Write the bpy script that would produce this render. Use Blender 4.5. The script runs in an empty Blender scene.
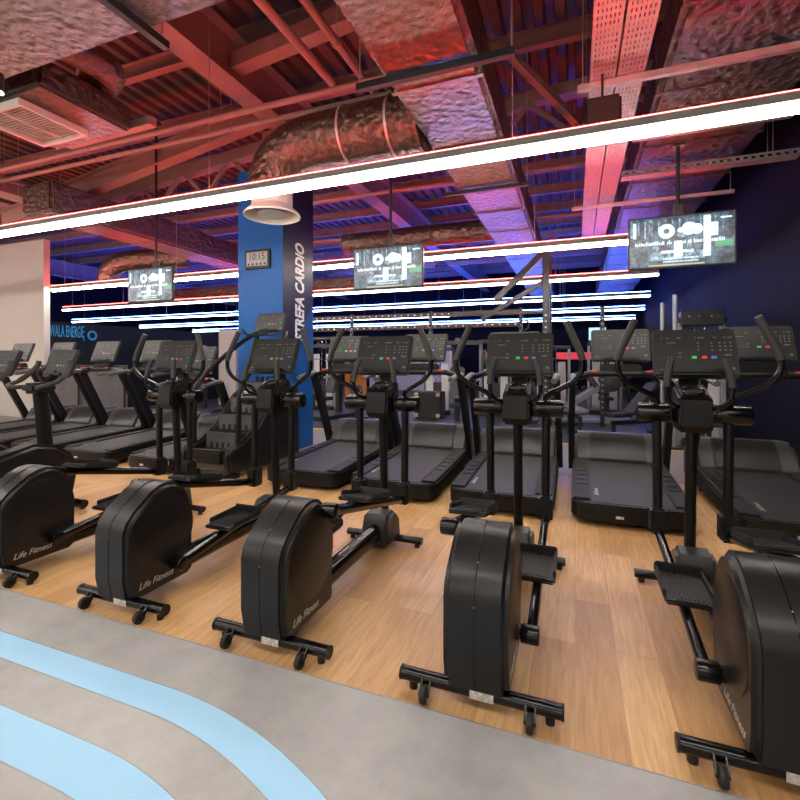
import bpy, bmesh, math, random
from mathutils import Vector, Matrix
random.seed(7)
SC = bpy.context.scene
COL = SC.collection
PI = math.pi

# ------------------------------------------------------------------ helpers
def V(*a): return Vector(a)

def box(bm, c, s, bev=0.0, seg=2, rot=None):
    m = Matrix.Translation(V(*c))
    if rot is not None: m = m @ rot.to_4x4()
    m = m @ Matrix.Diagonal(V(s[0], s[1], s[2], 1))
    r = bmesh.ops.create_cube(bm, size=1.0, matrix=m)
    if bev > 0:
        es = list({e for v in r['verts'] for e in v.link_edges})
        bmesh.ops.bevel(bm, geom=es, offset=bev, segments=seg, affect='EDGES', clamp_overlap=True)

def prism(bm, pts, a, b, axis='x', bev=0.0, seg=2, side_bev=False):
    """polygon pts extruded from a to b along axis; pts are (y,z) for x, (x,z) for y, (x,y) for z"""
    def P(p, t):
        if axis == 'x': return V(t, p[0], p[1])
        if axis == 'y': return V(p[0], t, p[1])
        return V(p[0], p[1], t)
    va = [bm.verts.new(P(p, a)) for p in pts]
    vb = [bm.verts.new(P(p, b)) for p in pts]
    n = len(pts)
    fs = [bm.faces.new(va), bm.faces.new(list(reversed(vb)))]
    for i in range(n):
        fs.append(bm.faces.new((va[i], vb[i], vb[(i+1) % n], va[(i+1) % n])))
    bmesh.ops.recalc_face_normals(bm, faces=fs)
    if bev > 0:
        es = [e for f in fs[:2] for e in f.edges]
        if side_bev: es = list({e for f in fs for e in f.edges})
        bmesh.ops.bevel(bm, geom=es, offset=bev, segments=seg, affect='EDGES', clamp_overlap=True)

def smooth_path(pts, k=5):
    pts = [V(*p) for p in pts]
    if len(pts) < 3: return pts
    out = []
    for i in range(len(pts)-1):
        p0 = pts[max(i-1, 0)]; p1 = pts[i]; p2 = pts[i+1]; p3 = pts[min(i+2, len(pts)-1)]
        for j in range(k):
            t = j/k
            out.append(0.5*((2*p1)+(p2-p0)*t+(2*p0-5*p1+4*p2-p3)*t*t+(3*p1-p0-3*p2+p3)*t*t*t))
    out.append(pts[-1])
    return out

def tube(bm, pts, r, n=10, smooth=0, r2=None, taper=None, square=False, up=None):
    pts = smooth_path(pts, smooth) if smooth else [V(*p) for p in pts]
    r2 = r if r2 is None else r2
    rings = []
    t0 = (pts[1]-pts[0]).normalized()
    u = V(*up) if up else (V(0, 0, 1) if abs(t0.z) < 0.9 else V(0, 1, 0))
    nrm = (u - t0*u.dot(t0)).normalized()
    for i, p in enumerate(pts):
        if i == 0: t = t0
        elif i == len(pts)-1: t = (pts[i]-pts[i-1]).normalized()
        else: t = (pts[i+1]-pts[i-1]).normalized()
        nrm = (nrm - t*nrm.dot(t)).normalized()
        bn = t.cross(nrm)
        f = 1.0 if taper is None else taper[0]+(taper[1]-taper[0])*i/(len(pts)-1)
        ring = []
        for k in range(n):
            a = 2*PI*(k+(0.5 if square else 0))/n
            if square: ca, sa = math.copysign(1, math.cos(a)), math.copysign(1, math.sin(a))
            else: ca, sa = math.cos(a), math.sin(a)
            ring.append(bm.verts.new(p + nrm*(r*f*ca) + bn*(r2*f*sa)))
        rings.append(ring)
    fs = []
    for a, b in zip(rings, rings[1:]):
        for k in range(n):
            fs.append(bm.faces.new((a[k], a[(k+1) % n], b[(k+1) % n], b[k])))
    fs.append(bm.faces.new(list(reversed(rings[0])))); fs.append(bm.faces.new(rings[-1]))
    bmesh.ops.recalc_face_normals(bm, faces=fs)

def cyl(bm, a, b, r, n=16, bev=0.0):
    a, b = V(*a), V(*b)
    if bev > 0:
        d = (b-a).normalized()
        pts = [a, a+d*bev*0.3, a+d*bev, b-d*bev, b-d*bev*0.3, b]
        rs = [r-bev, r-bev*0.3, r, r, r-bev*0.3, r-bev]
    else:
        pts = [a, b]; rs = [r, r]
    lathe_path(bm, pts, rs, n)

def lathe_path(bm, pts, rs, n=20, caps=True):
    pts = [V(*p) for p in pts]
    t = (pts[-1]-pts[0]).normalized()
    u = V(0, 0, 1) if abs(t.z) < 0.9 else V(1, 0, 0)
    nr = (u-t*u.dot(t)).normalized(); bn = t.cross(nr)
    rings = [[bm.verts.new(p+(nr*math.cos(2*PI*k/n)+bn*math.sin(2*PI*k/n))*r) for k in range(n)] for p, r in zip(pts, rs)]
    fs = []
    for a, b in zip(rings, rings[1:]):
        for k in range(n): fs.append(bm.faces.new((a[k], a[(k+1) % n], b[(k+1) % n], b[k])))
    if caps:
        fs.append(bm.faces.new(list(reversed(rings[0])))); fs.append(bm.faces.new(rings[-1]))
    bmesh.ops.recalc_face_normals(bm, faces=fs)

def ring(bm, c, R, r, axis='z', n=24, m=8):
    c = V(*c); vs = []
    for i in range(n):
        a = 2*PI*i/n; row = []
        for j in range(m):
            b = 2*PI*j/m
            x, y, z = (R+r*math.cos(b))*math.cos(a), (R+r*math.cos(b))*math.sin(a), r*math.sin(b)
            row.append(bm.verts.new(c+(V(x, y, z) if axis == 'z' else V(x, z, y) if axis == 'y' else V(z, x, y))))
        vs.append(row)
    fs = []
    for i in range(n):
        for j in range(m):
            fs.append(bm.faces.new((vs[i][j], vs[(i+1) % n][j], vs[(i+1) % n][(j+1) % m], vs[i][(j+1) % m])))
    bmesh.ops.recalc_face_normals(bm, faces=fs)

def quad(bm, pts, mi=0):
    f = bm.faces.new([bm.verts.new(V(*p)) for p in pts]); f.material_index = mi
    return f

def B(): return bmesh.new()

def obj(name, bm, mat, parent=None, ang=0.6):
    bm.normal_update()
    for f in bm.faces: f.smooth = True
    for e in bm.edges:
        if len(e.link_faces) != 2 or e.calc_face_angle(0) > ang: e.smooth = False
    me = bpy.data.meshes.new(name); bm.to_mesh(me); bm.free()
    for m in (mat if isinstance(mat, (list, tuple)) else [mat]): me.materials.append(m)
    o = bpy.data.objects.new(name, me); COL.objects.link(o)
    if parent is not None: o.parent = parent
    return o

def tag(o, label, cat, group=None, kind=None):
    o['label'] = label; o['category'] = cat
    if group: o['group'] = group
    if kind: o['kind'] = kind
    return o

def thing(name, label, cat, loc=(0, 0, 0), rz=0.0, group=None):
    o = bpy.data.objects.new(name, None); COL.objects.link(o)
    o.location = loc; o.rotation_euler = (0, 0, rz); o.empty_display_size = 0.1
    return tag(o, label, cat, group)

def struct(name, bm, mat, parent=None):
    o = obj(name, bm, mat, parent); o['kind'] = 'structure'; return o

def dup(root, loc=None, label=None, parent=None, scale=None):
    c = root.copy(); COL.objects.link(c)
    if parent is not None: c.parent = parent
    for ch in list(root.children): dup(ch, parent=c)
    if loc is not None: c.location = loc
    if scale is not None: c.scale = scale
    if label: c['label'] = label
    return c

def words(name, s, size, mat, parent, mtx, ext=0.0006, shear=0.0, sx=1.0, align='CENTER', bold=0.0):
    cu = bpy.data.curves.new(name, 'FONT'); cu.body = s; cu.size = size; cu.extrude = ext; cu.shear = shear; cu.offset = bold
    cu.align_x = align; cu.align_y = 'CENTER'; cu.resolution_u = 3; cu.materials.append(mat)
    tmp = bpy.data.objects.new(name, cu); COL.objects.link(tmp)
    bpy.context.view_layer.update()
    me = bpy.data.meshes.new_from_object(tmp.evaluated_get(bpy.context.evaluated_depsgraph_get()))
    bpy.data.objects.remove(tmp); bpy.data.curves.remove(cu)
    o = bpy.data.objects.new(name, me); COL.objects.link(o)
    if not me.materials: me.materials.append(mat)
    if parent is not None: o.parent = parent
    o.matrix_local = mtx @ Matrix.Diagonal(V(sx, 1, 1, 1))
    return o
def frame(origin, xdir, ydir):
    x = V(*xdir).normalized(); y = V(*ydir).normalized(); z = x.cross(y)
    m = Matrix((x, y, z)).transposed().to_4x4(); m.translation = V(*origin); return m

# ------------------------------------------------------------------ materials
def mat(name, col, rough=0.5, metal=0.0, noise=0.0, nscale=8.0, bump=0.0, bscale=40.0, emit=None, estr=0.0, spec=0.5, rvar=0.0):
    m = bpy.data.materials.new(name); m.use_nodes = True
    nt = m.node_tree; p = nt.nodes['Principled BSDF']
    p.inputs['Base Color'].default_value = (*col, 1); p.inputs['Roughness'].default_value = rough
    p.inputs['Metallic'].default_value = metal; p.inputs['Specular IOR Level'].default_value = spec
    tc = nt.nodes.new('ShaderNodeTexCoord')
    def nz(s, d=4):
        n = nt.nodes.new('ShaderNodeTexNoise'); n.inputs['Scale'].default_value = s; n.inputs['Detail'].default_value = d
        nt.links.new(tc.outputs['Object'], n.inputs['Vector']); return n
    if noise > 0:
        n = nz(nscale); r = nt.nodes.new('ShaderNodeValToRGB')
        r.color_ramp.elements[0].position = 0.3; r.color_ramp.elements[1].position = 0.7
        r.color_ramp.elements[0].color = (*[c*(1-noise) for c in col], 1)
        r.color_ramp.elements[1].color = (*[min(1, c*(1+noise)) for c in col], 1)
        nt.links.new(n.outputs['Fac'], r.inputs['Fac']); nt.links.new(r.outputs['Color'], p.inputs['Base Color'])
    if rvar > 0:
        n = nz(nscale*1.7); mr = nt.nodes.new('ShaderNodeMapRange')
        mr.inputs['To Min'].default_value = max(0.02, rough-rvar); mr.inputs['To Max'].default_value = rough+rvar
        nt.links.new(n.outputs['Fac'], mr.inputs['Value']); nt.links.new(mr.outputs['Result'], p.inputs['Roughness'])
    if bump > 0:
        n = nz(bscale); b = nt.nodes.new('ShaderNodeBump'); b.inputs['Strength'].default_value = bump; b.inputs['Distance'].default_value = 0.01
        nt.links.new(n.outputs['Fac'], b.inputs['Height']); nt.links.new(b.outputs['Normal'], p.inputs['Normal'])
    if emit:
        p.inputs['Emission Color'].default_value = (*emit, 1); p.inputs['Emission Strength'].default_value = estr
    return m

M = {}
M['shell'] = mat('satin_black_shell', (0.0075, 0.0072, 0.007), 0.36, spec=0.4, noise=0.12, nscale=5, bump=0.06, bscale=500)
M['gloss'] = mat('gloss_black_paint', (0.003, 0.003, 0.003), 0.2, spec=0.4, noise=0.1, nscale=6)
M['black'] = mat('matte_black_plastic', (0.0045, 0.0045, 0.0045), 0.45, spec=0.3, noise=0.12, nscale=9)
M['rubber'] = mat('black_rubber', (0.007, 0.007, 0.007), 0.6, noise=0.15, nscale=20, bump=0.15, bscale=200)
M['grip'] = mat('grey_foam_grip', (0.030, 0.028, 0.026), 0.65, noise=0.12, nscale=30, bump=0.1, bscale=300)
M['hood'] = mat('charcoal_hood_plastic', (0.082, 0.080, 0.077), 0.5, noise=0.06, nscale=5)
M['hoodin'] = mat('dark_hood_inlay', (0.026, 0.0255, 0.025), 0.42, noise=0.06, nscale=5)
M['belt'] = mat('running_belt', (0.020, 0.020, 0.021), 0.5, noise=0.12, nscale=3, bump=0.25, bscale=350)
M['console'] = mat('console_grey', (0.022, 0.0215, 0.021), 0.42, spec=0.35, noise=0.05, nscale=4)
M['display'] = mat('display_glass', (0.017, 0.0167, 0.016), 0.4, spec=0.3)
M['ink'] = mat('pale_key_print', (0.13, 0.13, 0.125), 0.5)
M['green'] = mat('green_key', (0.03, 0.45, 0.10), 0.4, emit=(0.05, 0.7, 0.15), estr=0.15)
M['red'] = mat('red_key', (0.65, 0.03, 0.02), 0.4, emit=(0.9, 0.05, 0.03), estr=0.2)
M['blue'] = mat('blue_key', (0.06, 0.12, 0.45), 0.4, emit=(0.1, 0.2, 0.8), estr=0.15)
M['logo'] = mat('silver_lettering', (0.62, 0.6, 0.56), 0.35, metal=0.3)
M['chrome'] = mat('chrome', (0.7, 0.7, 0.7), 0.18, metal=1.0)
M['sticker'] = mat('white_sticker', (0.72, 0.7, 0.66), 0.5, noise=0.35, nscale=55)
M['greymetal'] = mat('grey_steel', (0.30, 0.31, 0.33), 0.4, metal=0.4, noise=0.1, nscale=4)
M['rackblack'] = mat('black_steel', (0.016, 0.016, 0.018), 0.4, noise=0.1, nscale=5)
M['pad'] = mat('black_vinyl_pad', (0.02, 0.02, 0.022), 0.45, bump=0.1, bscale=120)
M['greypad'] = mat('grey_vinyl_pad', (0.16, 0.16, 0.165), 0.5, bump=0.1, bscale=120)
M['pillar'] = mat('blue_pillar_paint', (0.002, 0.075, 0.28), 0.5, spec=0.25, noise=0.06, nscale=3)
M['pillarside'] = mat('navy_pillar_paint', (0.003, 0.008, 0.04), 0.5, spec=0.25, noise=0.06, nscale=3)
M['navy'] = mat('navy_wall_paint', (0.004, 0.0045, 0.010), 0.7, spec=0.1, noise=0.1, nscale=2)
M['darkwall'] = mat('dark_partition_paint', (0.006, 0.009, 0.014), 0.6, spec=0.2, noise=0.1, nscale=2)
M['white'] = mat('off_white_paint', (0.46, 0.435, 0.41), 0.7, noise=0.03, nscale=2)
M['rearwall'] = mat('light_grey_paint', (0.5, 0.48, 0.46), 0.8, noise=0.03, nscale=2)
M['steel'] = mat('painted_roof_steel', (0.32, 0.235, 0.205), 0.55, noise=0.08, nscale=3)
M['deck'] = mat('roof_deck_steel', (0.14, 0.11, 0.10), 0.5, noise=0.12, nscale=2)
M['pipe'] = mat('painted_pipe', (0.36, 0.27, 0.24), 0.4, noise=0.08, nscale=4)
M['galv'] = mat('galvanised_steel', (0.5, 0.49, 0.48), 0.42, metal=0.6, noise=0.12, nscale=12)
M['housing'] = mat('light_fitting_housing', (0.26, 0.25, 0.24), 0.45)
M['tube'] = mat('warm_white_diffuser', (0.9, 0.9, 0.9), 0.5, emit=(1.0, 0.925, 0.84), estr=50)
M['tubecool'] = mat('cool_white_diffuser', (0.9, 0.9, 0.9), 0.5, emit=(0.92, 0.92, 1.0), estr=10)
M['redled'] = mat('red_led_strip', (0.5, 0.02, 0.02), 0.5, emit=(1.0, 0.045, 0.04), estr=60)
M['blueled'] = mat('blue_led_strip', (0.02, 0.04, 0.5), 0.5, emit=(0.03, 0.09, 1.0), estr=190)
M['spot'] = mat('spot_lens', (1, 1, 1), 0.4, emit=(1, 0.93, 0.82), estr=60)
M['grille'] = mat('vent_grille_paint', (0.42, 0.34, 0.31), 0.6, noise=0.05, nscale=8)
M['diffuser'] = mat('cream_diffuser_paint', (0.68, 0.64, 0.58), 0.5)
M['lcd'] = mat('clock_display', (0.20, 0.205, 0.195), 0.4)
M['curtain'] = mat('pale_curtain', (0.55, 0.55, 0.56), 0.8, noise=0.06, nscale=4)
M['orange'] = mat('orange_paint', (0.75, 0.23, 0.03), 0.5)
M['yellow'] = mat('yellow_floor_tape', (0.75, 0.5, 0.02), 0.5)
M['redsign'] = mat('red_sign', (0.7, 0.04, 0.05), 0.5, emit=(1, 0.06, 0.06), estr=0.5)
M['cyansign'] = mat('pale_cyan_sign', (0.5, 0.75, 0.85), 0.5, emit=(0.6, 0.9, 1.0), estr=0.9)
M['walltext'] = mat('cyan_wall_lettering', (0.03, 0.30, 0.62), 0.5)
M['pillartext'] = mat('white_wall_lettering', (0.8, 0.8, 0.8), 0.5)
M['plate'] = mat('iron_plate', (0.03, 0.03, 0.032), 0.45)
M['tan'] = mat('plywood', (0.45, 0.3, 0.16), 0.6)
M['scr_dark'] = mat('screen_dark', (0.01, 0.01, 0.01), 0.3, emit=(0.05, 0.10, 0.15), estr=1.0)
M['scr_mid'] = mat('screen_teal', (0.01, 0.01, 0.01), 0.3, emit=(0.26, 0.46, 0.58), estr=1.0)
M['scr_light'] = mat('screen_white', (0.01, 0.01, 0.01), 0.3, emit=(0.80, 0.95, 1.0), estr=1.5)
M['scr_green'] = mat('screen_green', (0.01, 0.01, 0.01), 0.3, emit=(0.04, 0.40, 0.20), estr=1.0)
M['scr_tan'] = mat('screen_tan', (0.01, 0.01, 0.01), 0.3, emit=(0.55, 0.50, 0.36), estr=1.0)

def busy(m, lo, hi, sc):
    nt = m.node_tree; p = nt.nodes['Principled BSDF']; tc = nt.nodes.new('ShaderNodeTexCoord')
    n = nt.nodes.new('ShaderNodeTexNoise'); n.inputs['Scale'].default_value = sc; n.inputs['Detail'].default_value = 6; n.inputs['Roughness'].default_value = .7
    r = nt.nodes.new('ShaderNodeValToRGB'); r.color_ramp.elements[0].position = .42; r.color_ramp.elements[1].position = .62
    r.color_ramp.elements[0].color = (*lo, 1); r.color_ramp.elements[1].color = (*hi, 1)
    nt.links.new(tc.outputs['Object'], n.inputs['Vector']); nt.links.new(n.outputs['Fac'], r.inputs['Fac']); nt.links.new(r.outputs['Color'], p.inputs['Emission Color'])
busy(M['scr_dark'], (.006, .018, .03), (.08, .19, .28), 11)
busy(M['scr_mid'], (.03, .09, .14), (.45, .74, .90), 15)
busy(M['scr_light'], (.45, .72, .85), (.9, 1.0, 1.0), 16)
def foil():
    m = bpy.data.materials.new('crumpled_foil'); m.use_nodes = True; nt = m.node_tree; p = nt.nodes['Principled BSDF']
    p.inputs['Base Color'].default_value = (0.16, 0.14, 0.115, 1); p.inputs['Metallic'].default_value = 0.9; p.inputs['Roughness'].default_value = 0.3
    tc = nt.nodes.new('ShaderNodeTexCoord')
    n1 = nt.nodes.new('ShaderNodeTexNoise'); n1.inputs['Scale'].default_value = 7; n1.inputs['Detail'].default_value = 8; n1.inputs['Roughness'].default_value = 0.65; n1.inputs['Distortion'].default_value = 1.2
    v = nt.nodes.new('ShaderNodeTexVoronoi'); v.inputs['Scale'].default_value = 15; v.feature = 'SMOOTH_F1'
    nt.links.new(tc.outputs['Object'], n1.inputs['Vector'])
    mx = nt.nodes.new('ShaderNodeMixRGB'); mx.inputs[0].default_value = 0.06
    nt.links.new(tc.outputs['Object'], mx.inputs[1]); nt.links.new(n1.outputs['Color'], mx.inputs[2]); nt.links.new(mx.outputs[0], v.inputs['Vector'])
    ad = nt.nodes.new('ShaderNodeMath'); ad.operation = 'ADD'
    nt.links.new(n1.outputs['Fac'], ad.inputs[0]); nt.links.new(v.outputs['Distance'], ad.inputs[1])
    b = nt.nodes.new('ShaderNodeBump'); b.inputs['Strength'].default_value = 0.7; b.inputs['Distance'].default_value = 0.05
    nt.links.new(ad.outputs[0], b.inputs['Height']); nt.links.new(b.outputs['Normal'], p.inputs['Normal'])
    return m
M['foil'] = foil()

def wood():
    m = bpy.data.materials.new('oak_plank_vinyl'); m.use_nodes = True; nt = m.node_tree; p = nt.nodes['Principled BSDF']
    tc = nt.nodes.new('ShaderNodeTexCoord'); mp = nt.nodes.new('ShaderNodeMapping'); mp.inputs['Rotation'].default_value = (0, 0, PI/2)
    nt.links.new(tc.outputs['Object'], mp.inputs['Vector'])
    br = nt.nodes.new('ShaderNodeTexBrick'); br.inputs['Scale'].default_value = 1.0; br.inputs['Brick Width'].default_value = 1.22; br.inputs['Row Height'].default_value = 0.185
    br.inputs['Mortar Size'].default_value = 0.0018; br.inputs['Mortar Smooth'].default_value = 0.3; br.offset = 0.37; br.inputs['Bias'].default_value = 0.0
    br.inputs['Color1'].default_value = (0.50, 0.275, 0.112, 1); br.inputs['Color2'].default_value = (0.68, 0.42, 0.19, 1); br.inputs['Mortar'].default_value = (0.42, 0.25, 0.12, 1)
    nt.links.new(mp.outputs[0], br.inputs['Vector'])
    m2 = nt.nodes.new('ShaderNodeMapping'); m2.inputs['Scale'].default_value = (14, 1.1, 1)
    nt.links.new(tc.outputs['Object'], m2.inputs['Vector'])
    n = nt.nodes.new('ShaderNodeTexNoise'); n.inputs['Scale'].default_value = 3.5; n.inputs['Detail'].default_value = 7; n.inputs['Roughness'].default_value = 0.62; n.inputs['Distortion'].default_value = 0.6
    nt.links.new(m2.outputs[0], n.inputs['Vector'])
    r = nt.nodes.new('ShaderNodeValToRGB'); r.color_ramp.elements[0].position = 0.28; r.color_ramp.elements[0].color = (0.72, 0.68, 0.62, 1); r.color_ramp.elements[1].position = 0.7; r.color_ramp.elements[1].color = (1.1, 1.1, 1.1, 1)
    nt.links.new(n.outputs['Fac'], r.inputs['Fac'])
    mx = nt.nodes.new('ShaderNodeMixRGB'); mx.blend_type = 'MULTIPLY'; mx.inputs[0].default_value = 1.0
    nt.links.new(br.outputs['Color'], mx.inputs[1]); nt.links.new(r.outputs['Color'], mx.inputs[2]); nt.links.new(mx.outputs[0], p.inputs['Base Color'])
    p.inputs['Roughness'].default_value = 0.42
    return m
M['wood'] = wood()

def vinyl(name, col, amt):
    m = bpy.data.materials.new(name); m.use_nodes = True; nt = m.node_tree; p = nt.nodes['Principled BSDF']
    tc = nt.nodes.new('ShaderNodeTexCoord')
    a = nt.nodes.new('ShaderNodeTexNoise'); a.inputs['Scale'].default_value = 1.5; a.inputs['Detail'].default_value = 9; a.inputs['Roughness'].default_value = 0.68
    nt.links.new(tc.outputs['Object'], a.inputs['Vector'])
    r = nt.nodes.new('ShaderNodeValToRGB'); r.color_ramp.elements[0].position = 0.3; r.color_ramp.elements[1].position = 0.72
    r.color_ramp.elements[0].color = (*[c*(1-amt) for c in col], 1); r.color_ramp.elements[1].color = (*[c*(1+amt) for c in col], 1)
    nt.links.new(a.outputs['Fac'], r.inputs['Fac']); nt.links.new(r.outputs['Color'], p.inputs['Base Color'])
    p.inputs['Roughness'].default_value = 0.5
    return m
M['vinyl'] = vinyl('grey_mottled_vinyl', (0.37, 0.365, 0.36), 0.30)
M['vinylblue'] = vinyl('light_blue_vinyl', (0.34, 0.62, 0.86), 0.05)
M['rubberfloor'] = vinyl('dark_rubber_floor', (0.03, 0.031, 0.034), 0.2)
M['beigefloor'] = vinyl('beige_vinyl', (0.22, 0.19, 0.165), 0.1)

# ------------------------------------------------------------------ camera
cam = bpy.data.cameras.new('camera'); camo = bpy.data.objects.new('camera', cam); COL.objects.link(camo)
YAW = math.atan2(175, 458)
camo.location = (0, 0, 1.4); camo.rotation_euler = (PI/2, 0, YAW)
cam.sensor_width = 36; cam.lens = 36*458/800; cam.shift_y = -38/800; cam.clip_start = 0.05; cam.clip_end = 200
SC.camera = camo
w = bpy.data.worlds.new('world'); SC.world = w; w.use_nodes = True
w.node_tree.nodes['Background'].inputs[0].default_value = (0.02, 0.02, 0.025, 1)
SC.view_settings.view_transform = 'Standard'; SC.view_settings.look = 'None'; SC.view_settings.gamma = 1; SC.view_settings.exposure = 0.0
SC.view_settings.use_curve_mapping = False

# ------------------------------------------------------------------ room shell
XL, XR, YB, YF, ZC = -24.0, 2.6, -5.0, 24.0, 6.0
WY = 1.766
def slab(name, x0, x1, y0, y1, z0, z1, m, par=None):
    b = B(); box(b, ((x0+x1)/2, (y0+y1)/2, (z0+z1)/2), (x1-x0, y1-y0, z1-z0)); return struct(name, b, m, par)
slab('floor_vinyl', XL, XR, YB, WY, -0.1, 0.0, M['vinyl'])
slab('floor_wood', XL, XR, WY, 6.05, -0.1, 0.0, M['wood'])
slab('floor_threshold', XL, XR, 6.05, 8.3, -0.1, 0.0, M['beigefloor'])
slab('floor_rubber', XL, XR, 8.3, YF, -0.1, 0.0, M['rubberfloor'])
slab('trim_1', XL, XR, 8.3, 8.38, 0.0, 0.004, M['yellow'])
slab('trim_2', XL, XR, WY-0.0022, WY+0.0022, 0.0, 0.0015, M['greymetal'])
slab('wall_right', XR, XR+0.2, YB, YF, 0, ZC, M['navy'])
slab('wall_far', XL, XR, YF, YF+0.2, 0, ZC, M['navy'])
slab('wall_left', XL-0.2, XL, YB, YF, 0, ZC, M['darkwall'])
slab('wall_near', XL, XR, YB-0.2, YB, 0, ZC, M['rearwall'])
slab('wall_white', XL, -12.3, 7.45, 7.6, 0, 4.45, M['white'])
slab('wall_partition', -12.95, -12.8, 7.6, 16.5, 0, 2.47, M['darkwall'])
b = B()                                             # corrugated roof deck, ribs along the machines' direction
prof = []; x = XL
while x < XR:
    prof += [(x, ZC), (x+0.11, ZC), (x+0.14, ZC+0.09), (x+0.24, ZC+0.09)]; x += 0.27
lo = [b.verts.new(V(px, YB, pz)) for px, pz in prof]; hi = [b.verts.new(V(px, YF, pz)) for px, pz in prof]
for i in range(len(prof)-1): b.faces.new((lo[i], hi[i], hi[i+1], lo[i+1]))
struct('ceiling', b, M['deck'])
slab('ceiling_cover', XL, XR+0.3, YB, YF, ZC+0.12, ZC+0.2, M['deck'])

# light blue bands set into the grey floor: straight, then turning on a shared centre
def band(name, r0, r1):
    cx, cy = -1.62, -0.55; b = B(); a0 = []; a1 = []
    for r, L in ((r0, a0), (r1, a1)):
        L.append((-9.0, cy+r))
        for k in range(0, 41):
            t = PI/2 - (PI/2)*k/40
            L.append((cx+r*math.cos(t), cy+r*math.sin(t)))
        L.append((cx+r, -5.0))
    for z in (0.0015,):
        A = [b.verts.new(V(x, y, z)) for x, y in a0]; C = [b.verts.new(V(x, y, z)) for x, y in a1]
        for i in range(len(A)-1): b.faces.new((A[i], C[i], C[i+1], A[i+1]))
    bmesh.ops.recalc_face_normals(b, faces=b.faces)
    o = struct(name, b, M['vinylblue'])
    e = B()
    for L in (a0, a1): tube(e, [(x, y, 0.0) for x, y in L], 0.003, 4)
    struct('trim_seam', e, M['greymetal'], o)
band('floor_band', 1.90, 2.035)
band('floor_band', 1.55, 1.715)

# roof steel
def ibeam(bm, a, b_, h, wd, t=0.02, up=(0, 0, 1)):
    a, b_ = V(*a), V(*b_); d = (b_-a); L = d.length; d.normalize()
    s = d.cross(V(*up)).normalized(); u = s.cross(d)
    rot = Matrix((s, d, u)).transposed(); c = (a+b_)/2
    for off, sz in (((0, 0, h/2), (wd, L, t)), ((0, 0, -h/2), (wd, L, t)), ((0, 0, 0), (t, L, h))):
        box(bm, c+u*off[2], sz, rot=rot)
for i, y in enumerate([-3.6+1.45*k for k in range(19)]):
    b = B(); ibeam(b, (XL, y, 5.84), (XR, y, 5.84), 0.22, 0.12); struct('ceiling_purlin', b, M['steel'])
for x in (-20.6, -12.5, -4.3):
    b = B(); ibeam(b, (x, YB, 5.4), (x, YF, 5.4), 0.62, 0.34, 0.025); struct('beam_girder', b, M['steel'])
for y in (7.3, 15.2):
    b = B()
    tube(b, [(-12.3, y, 4.8), (-8.0, y, 5.3)], 0.11, 4, square=True); tube(b, [(-8.0, y, 5.3), (-4.5, y, 5.6)], 0.11, 4, square=True)
    tube(b, [(-12.3, y, 4.72), (-4.5, y, 4.74)], 0.07, 4, square=True)
    for k in range(6):
        xa = -12.0+1.25*k
        tube(b, [(xa, y, 4.74), (xa+0.62, y, 4.84+0.13*(k+1))], 0.035, 4, square=True)
        tube(b, [(xa+0.62, y, 4.84+0.13*(k+1)), (xa+1.25, y, 4.74)], 0.035, 4, square=True)
    struct('beam_truss', b, M['steel'])
    b = B()
    tube(b, [(-4.05, y, 4.95), (-0.5, y, 5.45), (2.6, y, 5.6)], 0.09, 4, square=True)
    tube(b, [(-4.05, y, 4.74), (2.6, y, 4.78)], 0.06, 4, square=True)
    for k in range(5):
        xa = -3.9+1.3*k
        tube(b, [(xa, y, 4.78), (xa+0.65, y, 5.35)], 0.032, 4, square=True); tube(b, [(xa+0.65, y, 5.35), (xa+1.3, y, 4.78)], 0.032, 4, square=True)
    struct('beam_truss', b, M['steel'])
b = B(); tube(b, [(-4.2, 4.9, 5.35), (2.6, 4.1, 5.35)], 0.10, 4, square=True); struct('beam_brace', b, M['steel'])
b = B(); ibeam(b, (-11.6, 6.2, 4.45), (-4.5, 6.2, 5.5), .34, .22); struct('beam_rafter', b, M['steel'])
b = B(); tube(b, [(-4.2, 3.0, 5.6), (-8.5, 5.6, 5.62)], 0.02, 6); struct('beam_brace', b, M['steel'])
b = B(); tube(b, [(-.9, 6.2, 5.6), (.5, 8.2, 4.8)], 0.05, 4, square=True); struct('beam_brace', b, M['steel'])

# pillar
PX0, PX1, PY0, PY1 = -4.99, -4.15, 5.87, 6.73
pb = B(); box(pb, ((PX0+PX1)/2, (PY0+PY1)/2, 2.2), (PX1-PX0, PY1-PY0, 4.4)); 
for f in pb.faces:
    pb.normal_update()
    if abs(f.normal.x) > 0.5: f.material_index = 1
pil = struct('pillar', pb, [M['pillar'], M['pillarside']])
b = B(); ibeam(b, (-4.55, 6.3, 4.4), (-4.55, 6.3, 5.1), 0.4, 0.3, 0.03, up=(0, 1, 0)); struct('column_steel', b, M['steel'], pil)
o = words('pillar_lettering', 'STREFA CARDIO', 0.34, M['pillartext'], pil, frame((PX1+0.006, 6.33, 2.52), (0, 0, 1), (0, -1, 0)), 0.002, 0.18, 0.62, bold=.012)
o['label'] = 'white vertical lettering'
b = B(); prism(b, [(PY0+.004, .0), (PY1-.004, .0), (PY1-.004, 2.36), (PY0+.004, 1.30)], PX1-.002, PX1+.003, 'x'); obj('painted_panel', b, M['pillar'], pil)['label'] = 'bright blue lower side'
t = thing('wall_clock', 'white digital wall clock with black rim high on the blue pillar', 'clock', (-4.60, PY0, 2.995))
b = B(); box(b, (0, -0.02, 0), (0.47, 0.038, 0.30), 0.008); obj('case', b, M['black'], t)
b = B(); box(b, (0, -0.041, 0), (0.385, 0.006, 0.215)); dsp = obj('display', b, M['lcd'], t)
words('digits', '10:15', 0.16, M['black'], dsp, frame((0, -0.0455, 0.03), (1, 0, 0), (0, 0, 1)), 0.0005, 0, 0.9)
b = B()
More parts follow.
